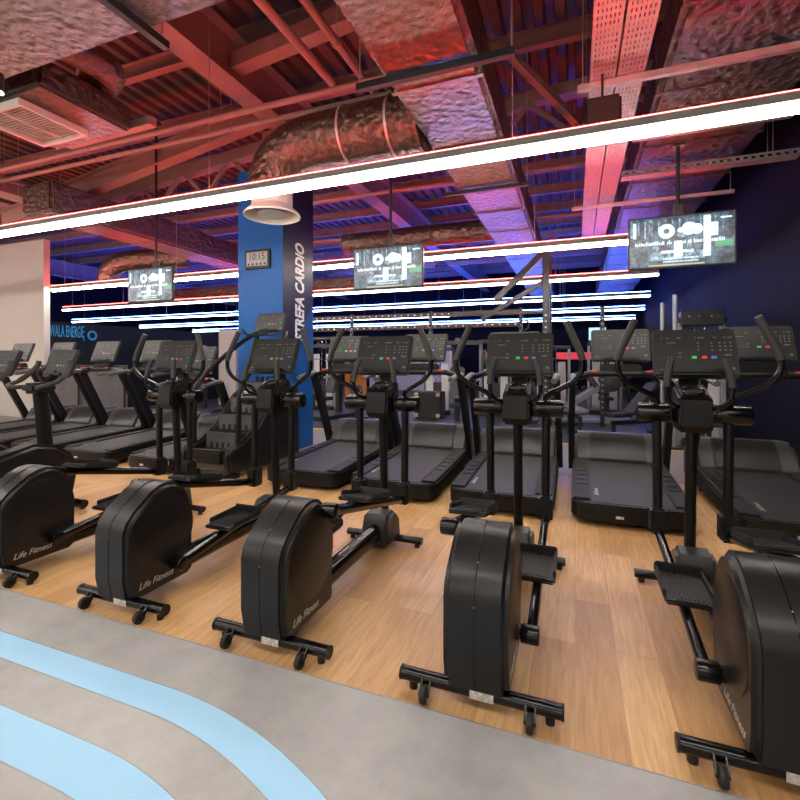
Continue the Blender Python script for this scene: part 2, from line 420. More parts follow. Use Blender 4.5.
for k in range(5): box(b, (-0.15+0.075*k, -0.0455, -0.08), (0.035, 0.001, 0.03))
obj('date_row', b, M['black'], dsp)

# partition lettering + ring emblem
par = bpy.data.objects['wall_partition']
words('wall_lettering', 'ZWALA ENERGIĘ', 0.44, M['walltext'], par, frame((-12.795, 8.31, 2.21), (0, 1, 0), (0, 0, 1)), 0.003, 0, 0.29, bold=.004)
b = B(); ring(b, (-12.79, 9.02, 2.15), 0.11, 0.03, 'x', 24, 6); obj('wall_emblem', b, M['walltext'], par)

# pale pleated curtain behind the left treadmills
b = B(); pts = []
for k in range(61): pts.append((-12.25+2.9*k/60, 7.42+0.035*math.sin(k*1.35)))
lo = [b.verts.new(V(x, y, 0.05)) for x, y in pts]; hi = [b.verts.new(V(x, y, 1.3)) for x, y in pts]
for i in range(60): b.faces.new((lo[i], lo[i+1], hi[i+1], hi[i]))
bmesh.ops.solidify(b, geom=b.faces[:], thickness=0.01)
cu = thing('pleated_screen', 'pale pleated screen standing behind the far-left treadmills', 'screen', (0, 0, 0))
obj('fabric', b, M['curtain'], cu, 1.2)
b = B(); tube(b, [(-12.28, 7.36, 1.31), (-9.3, 7.36, 1.31)], 0.02, 8)
for x in (-12.2, -10.9, -9.4): tube(b, [(x, 7.36, 0), (x, 7.36, 1.31)], 0.02, 8)
obj('frame', b, M['rackblack'], cu)

# ------------------------------------------------------------------ linear lights
LZ = 3.2
def linear_light(y, x0, x1, label, accent, tubem, z=LZ, skip=()):
    t = thing('linear_light', label, 'light', ((x0+x1)/2, y, z), 0, 'suspended linear lights')
    h = (x1-x0)/2
    b = B(); box(b, (0, 0, 0.054), (2*h, 0.075, 0.076), 0.004, 1); box(b, (0, 0, 0.010), (2*h, 0.17, 0.012), 0.002, 1); obj('housing', b, M['housing'], t)  # wide thin wing is added to keep white light off ducts and roof
    b = B(); box(b, (0, 0, -0.021), (2*h-0.01, 0.085, 0.05), 0.015, 2); obj('diffuser', b, M[tubem], t)
    b = B(); box(b, (0, 0, 0.097), (2*h-0.02, 0.05, 0.012)); st_ = obj('accent_strip' if accent != 'housing' else 'top_cover', b, M[accent], t)
    if accent != 'housing': st_['label'] = 'red glowing top strip' if accent == 'redled' else 'blue glowing top strip'
    k = -h+0.5
    while k < h:
        xx = (x0+x1)/2+k
        if not any(p-.08 < xx < q+.08 for p, q in [(-4.5, -4.1), (-12.7, -12.3), (-20.8, -20.4), *skip]):
            b = B(); tube(b, [(k, 0, 0.1), (k, 0, 5.72-z)], 0.004, 5); obj('suspension_wire', b, M['galv'], t)
            k += 2.4
        else: k += .3
    return t
linear_light(4.0, -22.0, 2.2, 'long glowing white light bar nearest the viewer, crossing in front of the pillar', 'redled', 'tube', skip=[(-1.62,-.74),(.1,2.1),(-10.6,-8.3),(-7.6,-4.6)])
linear_light(7.57, -12.2, 1.75, 'second white light bar from the viewer, passing just behind the hanging televisions', 'redled', 'tube', skip=[(-1.62,-.74),(.1,2.1),(-10.6,-8.3),(-7.6,-4.6)])
linear_light(10.6, -16.5, 1.6, 'third white light bar from the viewer, with red glow along its top', 'redled', 'tubecool', skip=[(-1.62,-.74),(.1,2.1),(-10.6,-8.3),(-7.6,-4.6)])
linear_light(13.9, -21.0, 1.9, 'fourth light bar from the viewer, starting above the dark lettered partition', 'blueled', 'tubecool', skip=[(-1.62,-.74),(.1,2.1),(-10.6,-8.3),(-7.6,-4.6)])
linear_light(17.3, -21.0, 2.2, 'fifth light bar from the viewer, blue above, near the far end', 'blueled', 'tubecool', skip=[(-1.62,-.74),(.1,2.1),(-10.6,-8.3),(-7.6,-4.6)])
linear_light(20.8, -21.0, 2.3, 'farthest light bar, low in the picture above the gym machines', 'blueled', 'tubecool', skip=[(-1.62,-.74),(.1,2.1),(-10.6,-8.3),(-7.6,-4.6)])
linear_light(0.3, -22.0, 2.2, 'light bar over the grey floor beside the viewer', 'housing', 'tube', skip=[(-1.62,-.74),(.1,2.1),(-10.6,-8.3),(-7.6,-4.6)])
linear_light(-3.2, -22.0, 2.2, 'light bar over the grey floor behind the viewer', 'housing', 'tube')

# ------------------------------------------------------------------ elliptical trainer
def console_parts(t, w_, h_, c, tilt, name='console'):
    """console panel facing -y, leaning back by tilt"""
    R = Matrix.Rotation(-tilt, 3, 'X'); c = V(*c)
    P = lambda x, y, z: c + R @ V(x, y, z)
    b = B(); box(b, c, (w_, 0.045, h_), 0.014, 3, R); con = obj(name, b, M['console'], t)
    b = B(); box(b, P(0, -0.023, 0.02), (w_*0.95, 0.004, h_*0.82), 0.0, 1, R); obj('display', b, M['display'], con)
    b = B()
    def q(x, z, sx, sz): box(b, P(x*w_, -0.0258, z*h_), (sx*w_, 0.0012, sz*h_), 0, 1, R)
    for x, s in ((-0.38, .02), (-0.31, .03), (-0.17, .05), (0.02, .02), (0.09, .08), (0.25, .04), (0.36, .03), (0.42, .05)): q(x, 0.30, s, 0.022)
    q(-0.27, 0.20, 0.10, 0.02)
    for zz in (0.19, 0.115, 0.04): 
        for xx in (0.30, 0.36, 0.42): q(xx, zz, 0.024, 0.03)
    for xx in (0.05, 0.21):
        for zz in (0.19, 0.115, 0.04): q(xx, zz, 0.022, 0.028)
    for xx in (-0.4, -0.36, -0.32, -0.28, -0.24, -0.2): q(xx, -0.10, 0.014, 0.02)
    q(-0.17, -0.02, 0.03, 0.03); q(-0.17, -0.10, 0.03, 0.03); q(0.42, -0.33, 0.05, 0.05); q(-0.4, -0.36, 0.05, 0.03)
    q(0.38, -0.06, 0.08, 0.03)
    obj('key_print', b, M['ink'], con)
    for xx, mm, lb in ((-0.01, 'green', 'green button'), (0.11, 'red', 'red button'), (0.22, 'blue', 'blue button')):
        b = B(); box(b, P(xx*w_, -0.027, -0.11*h_), (0.058*w_, 0.005, 0.052*h_), 0.001, 1, R)
        obj('button', b, M[mm], con)['label'] = lb
    b = B(); box(b, P(0, -0.035, -h_*0.44), (w_*0.62, 0.05, h_*0.10), 0.012, 2, R); obj('shelf', b, M['black'], con)
    return con

def elliptical(high):
    t = thing('elliptical_trainer', 'x', 'elliptical trainer', group='elliptical trainers in the front row')
    # shroud
    b = B()
    prism(b, [(-.005, .10), (-.025, .20), (-.025, .455), (-.005, .515), (.04, .565), (.15, .648), (.21, .675), (.27, .682), (.33, .668), (.39, .62), (.435, .53), (.455, .42), (.455, .10), (.42, .075), (.04, .075)], -.13, .13, 'x', .026, 3)
    sh = obj('drive_shroud', b, M['shell'], t, 0.5)
    b = B(); tube(b, [(0, -.006, .10), (0, -.0255, .20), (0, -.0255, .455), (0, -.006, .516), (0, .04, .566), (0, .15, .649), (0, .21, .6765), (0, .27, .6835)], .0018, 6)
    obj('seam', b, M['gloss'], sh)
    b = B()
    for p in ((0, -.0255, .44), (0, .06, .581)): box(b, p, (.006, .006, .01), 0.002)
    obj('screw', b, M['chrome'], sh)
    for s in (-1, 1):
        b = B(); lathe_path(b, [(s*.12, .232, .40), (s*.1315, .232, .40), (s*.1325, .232, .40), (s*.1345, .232, .40)], [.208, .208, .203, .197], 64)
        obj('crank_cover', b, M['shell'], t)
        words('lettering', 'Life Fitness', .052, M['logo'], sh, frame((s*.1307, .17, .145), (0, s, 0), (0, 0, 1)), .0006, .35, 1.0)
    # stabilisers
    def stab(y, z, half, r, r2): 
        b = B(); tube(b, [(-half, y, z), (-half+.012, y, z), (half-.012, y, z), (half, y, z)], r, 14, r2=r2); return b
    rs = obj('rear_stabilizer', stab(.055, .062, .325, .028, .029), M['gloss'], t)
    for s in (-1, 1):
        b = B(); tube(b, [(s*.323, .055, .062), (s*.332, .055, .062)], .030, 14, r2=.031); obj('end_cap', b, M['black'], rs)
        wt = B(); cyl(wt, (s*.21-.013, -.01, .034), (s*.21+.013, -.01, .034), .034, 20, .006); wh = obj('transport_wheel', wt, M['rubber'], t)
        b = B()
        for d in (-.018, .018): tube(b, [(s*.21+d, .03, .07), (s*.21+d, -.01, .034)], .010, 4, r2=.003, square=True)
        cyl(b, (s*.21-.022, -.01, .034), (s*.21+.022, -.01, .034), .007, 8); obj('fork', b, M['gloss'], wh)
        b = B(); cyl(b, (s*.28, .065, 0), (s*.28, .065, .04), .018, 12); obj('foot', b, M['rubber'], rs)
    b = B(); box(b, (.02, .0265, .062), (.095, .003, .036)); obj('label_sticker', b, M['sticker'], rs)
    fs = obj('front_stabilizer', stab(1.40, .05, .31, .026, .03), M['gloss'], t)
    for s in (-1, 1):
        b = B(); cyl(b, (s*.27, 1.40, 0), (s*.27, 1.40, .03), .02, 12); obj('foot', b, M['rubber'], fs)
    b = B(); tube(b, [(0, .03, .105), (0, .4, .125), (0, 1.42, .135)], .068, 16, r2=.056); obj('main_beam', b, M['gloss'], t)
    b = B(); prism(b, [(1.22, .03), (1.20, .16), (1.25, .265), (1.36, .275), (1.47, .20), (1.50, .03)], -.105, .105, 'x', .025, 3); obj('mast_boot', b, M['hoodin'], t)
    b = B(); tube(b, [(0, 1.35, .2), (0, 1.30, 1.06)], .036, 12, r2=.03, up=(0, 1, 0)); obj('mast', b, M['black'], t)
    # hub with cup holder
    b = B(); prism(b, [(1.20, 1.0), (1.165, 1.04), (1.175, 1.185), (1.20, 1.205), (1.36, 1.265), (1.42, 1.25), (1.42, 1.05), (1.38, 1.0)], -.083, .083, 'x', .014, 2); hub = obj('hub', b, M['black'], t)
    b = B(); ring(b, (0, 1.262, 1.235), .054, .007, 'z', 28, 8); bmesh.ops.rotate(b, verts=b.verts, cent=(0, 1.262, 1.235), matrix=Matrix.Rotation(.36, 3, 'X')); obj('cup_holder_rim', b, M['gloss'], hub)
    b = B(); lathe_path(b, [(0, 1.262, 1.20), (0, 1.255, 1.2315)], [.052, .052], 24); obj('cup_holder', b, M['black'], hub)
    b = B(); box(b, (0, 1.39, 1.32), (.10, .05, .22), .01); obj('console_neck', b, M['black'], t)
    for s in (-1, 1):
        b = B(); cyl(b, (s*.078, 1.29, 1.10), (s*.285, 1.29, 1.10), .057, 24, .008); pc = obj('pivot_housing', b, M['gloss'], t)
        b = B(); lathe_path(b, [(s*.11, 1.29, 1.10), (s*.116, 1.29, 1.10)], [.0585, .0585], 24); obj('collar', b, M['black'], pc)
        # moving arm: lower link + handle
        b = B(); tube(b, [(s*.18, 1.29, 1.08), (s*.175, 1.29, .46)], .03, 12, r2=.026, up=(0, 1, 0)); arm = obj('swing_arm', b, M['black'], t)
        b = B(); tube(b, [(s*.17, 1.29, 1.12), (s*.19, 1.27, 1.19), (s*.27, 1.24, 1.235), (s*.345, 1.22, 1.28), (s*.39, 1.215, 1.345), (s*.395, 1.215, 1.42)], .0165, 10, 6); obj('handlebar', b, M['gloss'], arm)
        b = B(); tube(b, [(s*.397, 1.215, 1.41), (s*.375, 1.22, 1.48), (s*.34, 1.23, 1.56), (s*.305, 1.245, 1.645)], .0215, 12, 4); g = obj('handlebar_grip', b, M['grip'], arm)
        b = B(); lathe_path(b, [(s*.305, 1.245, 1.645), (s*.302, 1.2465, 1.652)], [.023, .018], 12); obj('grip_cap', b, M['hood'], arm)
        b = B(); box(b, (s*.175, 1.285, .465), (.088, .11, .155), .014, 2); obj('link_block', b, M['shell'], arm)
        # fixed handle
        b = B(); tube(b, [(s*.07, 1.21, 1.14), (s*.115, 1.16, 1.155), (s*.15, 1.13, 1.20), (s*.155, 1.125, 1.27)], .013, 10, 5); fh = obj('fixed_handle', b, M['gloss'], t)
        b = B(); tube(b, [(s*.156, 1.124, 1.26), (s*.145, 1.135, 1.34), (s*.125, 1.16, 1.415)], .019, 12, 4); obj('handle_grip', b, M['grip'], fh)
        # crank, pedal arm, pedal
        hi = (s > 0) == (high == 'R'); yc = .315 if hi else .28
        zc = .62 if hi else .205; ze = .37 if hi else .36
        b = B(); cyl(b, (s*.115, yc, zc), (s*.17, yc, zc), .018, 12); lathe_path(b, [(s*.13, yc, zc), (s*.14, yc, zc)], [.03, .03], 20); cr = obj('crank', b, M['black'], t)
        b = B(); cyl(b, (s*.146, yc, zc), (s*.226, yc, zc), .04, 20, .008); obj('roller_cap', b, M['gloss'], cr)
        b = B(); tube(b, [(s*.192, yc, zc), (s*.183, 1.43, ze)], .030, 12, r2=.024) ; pa = obj('pedal_arm', b, M['gloss'], t)
        f = lambda y: zc+(ze-zc)*(y-.28)/1.15
        y0, y1 = (.62, .90)
        za, zb = f(y0)+.045, (f(y0)+.055 if not hi else f(y1)+.045)
        A = math.atan2(zb-za, y1-y0); R = Matrix.Rotation(A, 3, 'X'); c = V(s*.17, (y0+y1)/2, (za+zb)/2)
        b = B(); box(b, c, (.215, .32, .022), .01, 2, R)
        P = lambda x, y, z: c + R @ V(x, y, z)
        for sx in (-1, 1): box(b, P(sx*.102, .03, .022), (.014, .28, .04), .006, 2, R)
        box(b, P(0, .155, .026), (.215, .016, .06), .006, 2, R); box(b, P(0, -.155, .012), (.13, .012, .02), .004, 1, R)
        pd = obj('pedal', b, M['rubber'], pa)
        b = B()
        for k in range(9): box(b, P(-.07+.0175*k, .0, .013), (.006, .25, .006), 0, 1, R)
        obj('tread', b, M['rubber'], pd)
    console_parts(t, .425, .305, (.01, 1.30, 1.447), .40)
    for c in t.children:                           # the head stands further forward over the front stabiliser
        n = c.name.split('.')[0]
        if n in ('front_stabilizer', 'mast_boot'): c.location.y = .08
        elif n in ('mast', 'hub', 'console_neck', 'pivot_housing', 'swing_arm', 'fixed_handle', 'console'):
            c.location = (0, .15, -.07); c.scale = (1.05, 1, 1.05)
    return t
EY = 1.80
eL = elliptical('L'); eR = elliptical('R')
eL.location = (-0.37, EY, 0); eL['label'] = 'elliptical trainer second from the right, black shroud end-on in the centre foreground'
eR.location = (0.665, EY, 0); eR['label'] = 'elliptical trainer at right edge of the front row, shroud cut by the frame'
dup(eR, (-1.385, EY, 0), 'middle one of the five elliptical trainers in the front row, its right pedal raised')
dup(eL, (-2.39, EY, 0), 'elliptical trainer second from the left, standing in front of the stair climber')
dup(eL, (-3.49, EY, 0), 'leftmost elliptical trainer, its shroud cut by the left edge of the frame')

# ------------------------------------------------------------------ treadmill
def treadmill(L=2.1, cz=0.0, hw=.48):
    t = thing('treadmill', 'x', 'treadmill', group='treadmills in the second row')
    k = L/2.1
    zt = lambda y: .205+.07*y/1.6/k
    # frame with rounded rear corners
    b = B()
    y1 = 1.72*k
    out = [(-hw, y1), (-hw, .14), (-hw+.05, .03), (-hw+.13, 0), (hw-.13, 0), (hw-.05, .03), (hw, .14), (hw, y1)]
    va = [b.verts.new(V(x, y, zt(y)-.16)) for x, y in out]; vb = [b.verts.new(V(x, y, zt(y)-.012)) for x, y in out]
    n = len(out); b.faces.new(va); b.faces.new(vb)
    for i in range(n): b.faces.new((va[i], va[(i+1) % n], vb[(i+1) % n], vb[i]))
    bmesh.ops.recalc_face_normals(b, faces=b.faces)
    bmesh.ops.bevel(b, geom=b.edges[:], offset=.012, segments=2, affect='EDGES')
    fr = obj('deck_frame', b, M['black'], t)
    b = B(); prism(b, [(.05, zt(.05)-.006), (.03, zt(0)-.03), (.09, zt(0)-.02), (y1, zt(y1)-.012), (y1, zt(y1)-.001)], -.31, .31, 'x'); obj('running_belt', b, M['belt'], t)
    for s in (-1, 1):
        x0, x1 = sorted((s*.325, s*(hw-.015)))
        b = B(); prism(b, [(.10, zt(.1)-.02), (.10, zt(.1)+.006), (y1, zt(y1)+.01), (y1, zt(y1)-.02)], x0, x1, 'x', .006, 2); sr = obj('side_rail', b, M['rubber'], t)
        b = B(); 
        for j in range(4): box(b, (s*(hw-.09), .55*k+.16*j, zt(.55*k+.16*j)+.0095), (.09, .11, .004))
        obj('tread_pad', b, M['black'], sr)
        b = B(); box(b, (s*.34, .02, .15), (.012, .02, .05), .003); obj('corner_clip', b, M['chrome'], fr)
        b = B(); cyl(b, (s*.38, .25, 0), (s*.38, .25, .10), .03, 14); obj('foot', b, M['rubber'], fr)
        b = B(); cyl(b, (s*.38, 1.6*k, 0), (s*.38, 1.6*k, .14), .03, 14); obj('foot', b, M['rubber'], fr)
    words('lettering', 'LifeFitness', .055, M['logo'], fr, frame((-.27, .30, zt(.3)+.006), (0, 1, .04), (-1, 0, 0)), .0005, .3, .9)
    b = B(); box(b, (-.1, -.002, .10), (.06, .004, .022)); obj('maker_plate', b, M['sticker'], fr)
    # motor hood
    h0 = zt(1.55*k)
    b = B(); pr = [(1.50, h0-.10), (1.50, h0+.02), (1.60, h0+.20), (1.72, h0+.285), (1.95, h0+.27), (2.08, h0+.12), (2.1, .08), (2.0, .05), (1.5, .06)]
    pr = [(y*k, z) for y, z in pr]
    prism(b, pr, -hw+.01, hw-.01, 'x', .05, 3); hd = obj('motor_hood', b, M['hood'], t, .5)
    b = B(); prism(b, [(1.475*k, h0-.03), (1.475*k, h0+.03), (1.578*k, h0+.205), (1.70*k, h0+.292), (1.75*k, h0+.292), (1.6*k, h0)], -.29, .29, 'x', .015, 2); obj('hood_inlay', b, M['hoodin'], hd, .5)
    # uprights, crossbar, rails
    top = 1.22+cz
    for s in (-1, 1):
        b = B(); tube(b, [(s*(hw+.01), 1.62*k, .16), (s*(hw+.01), 1.52*k, .42), (s*(hw-.005), 1.12*k, top)], .055, 4, r2=.032, square=True, up=(0, 1, 0)); up = obj('upright', b, M['black'], t)
        b = B(); tube(b, [(s*(hw-.01), 1.20*k, top+.02), (s*(hw-.01), 1.05*k, top+.03), (s*(hw-.02), .72*k, top-.02)], .028, 10, 4, r2=.032); obj('handrail', b, M['hood'], t)
    b = B(); tube(b, [(-hw+.02, 1.14*k, top+.0), (-.30, 1.10*k, top+.055), (.30, 1.10*k, top+.055), (hw-.02, 1.14*k, top)], .035, 8, r2=.05); cb = obj('crossbar', b, M['black'], t)
    for s in (-1, 1):
        b = B(); tube(b, [(s*.30, 1.03*k, top+.062), (s*.18, 1.03*k, top+.064)], .026, 10); g = obj('pulse_grip', b, M['rubber'], cb)
        b = B(); box(b, (s*.26, 1.022*k, top+.083), (.075, .04, .014), .004); obj('sensor', b, M['red'], g)['label'] = 'red sensor pad'
    b = B(); box(b, (0, 1.15*k, top+.1), (.40, .10, .12), .02); obj('console_bracket', b, M['black'], t)
    console_parts(t, .57, .37, (0, 1.20*k, 1.575+cz), .36)
    return t
TY = 4.22
tm = treadmill()
tm.location = (-0.66, TY, 0); tm['label'] = 'treadmill straight behind the second elliptical from the right, nearest the picture centre'
dup(tm, (-1.76, TY+.05, 0), 'treadmill behind the middle elliptical, fourth treadmill back from the right wall')
dup(tm, (-2.86, TY+.1, 0), 'treadmill just right of the blue pillar, partly hidden by an elliptical')
dup(tm, (0.45, TY, 0), 'treadmill directly behind the left swing arm of the rightmost elliptical trainer')
dup(tm, (1.67, TY, 0), 'treadmill at the right end of the row, beside the navy wall')
ts = treadmill(1.5, -.13, .42)
ts.location = (-5.03, 4.25, 0); ts['label'] = 'shorter treadmill with lower console, left of the stair climber and blue pillar'
dup(tm, (-6.28, TY+.05, 0), 'treadmill two places left of the stair climber, behind the leftmost elliptical')
dup(tm, (-7.42, TY+.05, 0), 'treadmill in front of the pale pleated screen, its console beneath the lettered partition')
dup(tm, (-8.53, TY+.05, 0), 'treadmill behind the nearer exercise bike, in front of the white wall edge')
dup(tm, (-9.66, TY+.05, 0), 'leftmost treadmill of the row, against the white wall at the frame edge')

# ------------------------------------------------------------------ stair climber
st = thing('stair_climber', 'black stair climber with revolving grey steps in front of the blue pillar', 'stair climber', (-4.13, 4.25, 0))
for s in (-1, 1):
    b = B(); box(b, (s*.30, .12, .03), (.10, .24, .06), .015); obj('foot', b, M['black'], st)
b = B()
box(b, (0, 1.35, .05), (.78, .2, .10), .02); obj('base', b, M['black'], st)
for s in (-1, 1):
    x0, x1 = sorted((s*.27, s*.38))
    b = B(); prism(b, [(.02, .10), (.0, .30), (.06, .38), (.25, .42), (.55, .60), (.9, .95), (1.15, 1.08), (1.45, 1.06), (1.48, .05), (.4, .05)], x0, x1, 'x', .03, 3); obj('side_panel', b, M['shell'], st)
    b = B(); tube(b, [(s*.34, .20, .36), (s*.345, .21, .75), (s*.345, .26, 1.10), (s*.34, .55, 1.36), (s*.33, 1.1, 1.70), (s*.25, 1.3, 1.82)], .032, 10, 5); obj('handrail', b, M['black'], st)
    b = B(); tube(b, [(s*.30, 1.2, 1.36), (s*.24, 1.32, 1.85)], .035, 8); obj('console_post', b, M['black'], st)
    b = B(); tube(b, [(s*.10, 1.28, 1.80), (s*.16, 1.0, 1.78), (s*.2, .92, 1.86)], .018, 8, 4); obj('hand_grip', b, M['grip'], st)
for k in range(5):
    z = .30+.2*k; y = .10+.22*k
    b = B(); box(b, (0, y+.14, z), (.53, .28, .03), .006); box(b, (0, y+.02, z-.10), (.53, .02, .2)); sp = obj('step', b, M['hood'], st)
    b = B()
    for j in range(14): box(b, (-.24+.037*j, y+.13, z+.017), (.012, .24, .006))
    obj('tread', b, M['rubber'], sp)
    b = B()
    for j in range(5): box(b, (-.18+.09*j, y+.24, z+.055), (.045, .03, .08), .006)
    obj('riser_block', b, M['black'], sp)
b = B(); box(b, (0, .05, .27), (.53, .10, .16), .02); obj('lip', b, M['black'], st)
console_parts(st, .50, .30, (0, 1.30, 1.97), .35)

# ------------------------------------------------------------------ upright bikes
def bike():
    t = thing('exercise_bike', 'x', 'exercise bike', group='exercise bikes at the left')
    b = B(); prism(b, [(-.75, .12), (-.70, .40), (-.45, .58), (-.1, .66), (.08, .62), (.22, .52), (.28, .36), (.24, .16), (.1, .10)], -.11, .11, 'x', .04, 3); sh = obj('drive_shroud', b, M['shell'], t, .5)
    for y in (-.78, .22):
        b = B(); tube(b, [(-.26, y, .05), (.26, y, .05)], .04, 12); s_ = obj('stabilizer', b, M['gloss'], t)
        for s in (-1, 1):
            b = B(); cyl(b, (s*.23, y, 0), (s*.23, y, .05), .022, 10); obj('foot', b, M['rubber'], s_)
    b = B(); box(b, (0, -.3, .09), (.07, 1.05, .07), .01); obj('base_beam', b, M['gloss'], t)
    b = B(); tube(b, [(0, .04, .55), (0, -.01, 1.12)], .065, 12, r2=.045, up=(0, 1, 0)); obj('mast', b, M['black'], t)
    b = B(); box(b, (0, -.02, 1.16), (.20, .20, .10), .03, 3); obj('hub', b, M['black'], t)
    for s in (-1, 1):
        b = B(); tube(b, [(s*.05, -.02, 1.18), (s*.17, -.14, 1.17), (s*.26, -.12, 1.19), (s*.27, .0, 1.24), (s*.23, .10, 1.36)], .02, 10, 6); hb = obj('handlebar', b, M['grip'], t)
        b = B(); tube(b, [(s*.272, -.03, 1.225), (s*.262, .04, 1.28), (s*.23, .10, 1.36), (s*.22, .11, 1.41)], .024, 10, 4); obj('grip', b, M['grip'], hb)
        b = B(); tube(b, [(s*.11, -.25, .33), (s*.125, -.25+s*.15, .33-s*.07)], .02, 6, r2=.01); cr = obj('crank', b, M['black'], t)
        b = B(); box(b, (s*.19, -.25+s*.15, .33-s*.07), (.11, .10, .03), .008); obj('pedal', b, M['rubber'], cr)
    b = B(); tube(b, [(0, -.52, .5), (0, -.60, .86)], .035, 10); sp = obj('seat_post', b, M['gloss'], t)
    b = B(); prism(b, [(-.13, -.48-.28+.0), (.13, -.76), (.10, -.60), (.04, -.48), (-.04, -.48), (-.10, -.60)], .86, .93, 'z', .02, 3); obj('saddle', b, M['pad'], t)
    b = B(); tube(b, [(0, -.01, 1.14), (0, .17, 1.30)], .05, 10, r2=.03); obj('console_neck', b, M['black'], t)
    console_parts(t, .38, .28, (0, .18, 1.385), .40)
    return t
bk = bike(); bk.location = (-4.62, 2.78, 0); bk['label'] = 'exercise bike behind the leftmost elliptical, looped handlebars below its console'
dup(bk, (-5.42, 2.74, 0), 'exercise bike at the very left edge, only its console and bars showing')

# ------------------------------------------------------------------ televisions
def television(x, y, z, label, rz=0.0, top=5.7):
    t = thing('television', label, 'television', (x, y, z), rz, 'televisions hung from the ceiling')
    W, H = 1.07, .60
    b = B(); box(b, (0, .03, 0), (W, .05, H), .006); obj('case', b, M['black'], t)
    b = B(); f = -.0
    def r(x0, z0, x1, z1, mi, d):
        yy = .004-.0006*d
        quad(b, [(x0*W, yy, z0*H), (x1*W, yy, z0*H), (x1*W, yy, z1*H), (x0*W, yy, z1*H)], mi)
    def disc(cx, cz, rad, mi, d, n=16):
        yy = .004-.0006*d
        quad(b, [(cx*W+rad*math.cos(2*PI*k/n), yy, cz*H+rad*math.sin(2*PI*k/n)) for k in range(n)], mi)
    r(-.485, -.47, .485, .47, 0, 0)
    r(-.30, -.46, .22, -.43, 4, 1); r(-.30, -.36, .22, -.20, 1, 1)
    for k in range(14): r(-.47+.065*k, .12+.05*math.sin(k*2.1), -.455+.065*k, .42, 1, 1)
    r(-.45, .10, -.42, .40, 2, 2); r(-.30, .15, -.27, .44, 1, 2)
    disc(-.13, .20, .085, 2, 3); disc(-.13, .20, .03, 0, 4); disc(.02, .16, .06, 1, 3); disc(.08, .22, .075, 2, 4); disc(.15, .2, .06, 2, 5); disc(.0, .2, .03, 2, 5)
    r(.21, -.32, .275, .44, 2, 3); r(.275, .05, .34, .30, 2, 3); r(.36, .36, .46, .39, 2, 3)
    r(.31, -.16, .47, -.04, 3, 2); r(.30, -.30, .48, -.18, 0, 2)
    r(-.06, -.30, .02, -.02, 2, 4); r(-.18, -.22, .12, -.17, 2, 4); r(.06, -.2, .10, .0, 1, 4); r(-.26, -.26, -.20, -.08, 1, 3)
    rnd = random.Random(3); xx = -.43
    while xx < .40:                                  # caption and subtitle blocks
        wv = rnd.uniform(.006, .012); hh = rnd.uniform(.045, .075)
        r(xx, -.055, xx+wv, -.055+hh, 2, 6); xx += wv+rnd.uniform(.002, .008)+(0.02 if rnd.random() < .12 else 0)
    for row, xe in ((-.34, .16), (-.40, .16)):
        xx = -.16
        while xx < xe:
            wv = rnd.uniform(.005, .011); r(xx, row, xx+wv, row+.03, 2, 6); xx += wv+.006
    obj('picture', b, [M['scr_dark'], M['scr_mid'], M['scr_light'], M['scr_green'], M['scr_tan']], t)
    b = B(); box(b, (0, .085, 0), (.4, .06, .3), .01); box(b, (0, .13, .2), (.10, .05, .5), .006); br = obj('bracket', b, M['rackblack'], t)
    b = B(); tube(b, [(0, .14, .4), (0, .14, top-z)], .02, 10); obj('ceiling_pole', b, M['rackblack'], t)
    b = B(); box(b, (0, .14, top-z), (.12, .12, .03)); obj('ceiling_plate', b, M['rackblack'], t)
    return t
television(1.12, 6.0, 2.78, 'wide television hanging at right, in front of the navy wall', 0, 3.92)
television(-2.49, 6.0, 2.745, 'television hanging just right of the blue pillar')
television(-7.05, 6.0, 2.77, 'television hanging left of the blue pillar, smallest of the three')

# ------------------------------------------------------------------ ducts and services
def rect_duct(label, x0, x1, y0, y1, z0, z1, bev=.05, bands=True, axis='y'):
    t = thing('rectangular_duct', label, 'duct', ((x0+x1)/2, (y0+y1)/2, z0))
    b = B(); box(b, (0, 0, (z1-z0)/2), (x1-x0, y1-y0, z1-z0), bev, 3); obj('foil_jacket', b, M['foil'], t)
    if axis == 'y':
        k = -(y1-y0)/2+.9
        while k < (y1-y0)/2-.2:
            b = B(); hx, hz = (x1-x0)/2+.006, z1-z0
            for c, s in (((0, k, -.004), (2*hx, .05, .008)), ((-hx, k, hz/2), (.008, .05, hz)), ((hx, k, hz/2), (.008, .05, hz))): box(b, c, s)
            obj('foil_tape', b, M['foil'], t); k += 1.25
    return t
def strut(label, a, b_, m='galv', w_=.045, name='support_channel', hang=5.75):
    t = thing(name, label, 'channel', a, 0, 'support channels under the ducts')
    d = V(*b_)-V(*a)
    b = B(); tube(b, [(0, 0, 0), d], w_/2, 4, r2=w_/2, square=True); obj('channel', b, M[m], t)
    for f in (.02, .98):
        p = d*f; b = B(); tube(b, [p, (p.x, p.y, hang-a[2])], .006, 5); obj('hanger_rod', b, M['galv'], t)
    return t
rect_duct('broad foil-wrapped duct overhead in the middle, running away from the viewer', -1.60, -.76, .6, 19.0, 3.92, 4.42)
rect_duct('foil-wrapped duct overhead along the right wall, lit red and blue', .77, 2.05, .6, 20.0, 4.10, 4.62)
rect_duct('wide grey foil duct crossing the top left corner overhead', -11.5, -1.75, .9, 2.68, 4.0, 4.7, axis='x')
rect_duct('purple-lit foil duct left of the blue pillar, running toward the far end', -9.2, -8.4, 5.2, 14.9, 4.0, 4.55)
rect_duct('blue-lit foil duct far back at left, between the third and fourth light bars', -14.5, -5.2, 12.4, 13.1, 3.62, 4.0, axis='x')
strut('dark channel under the middle overhead duct, near the first light bar', (-1.85, 3.75, 3.885), (-.45, 3.75, 3.885), 'rackblack', .06)
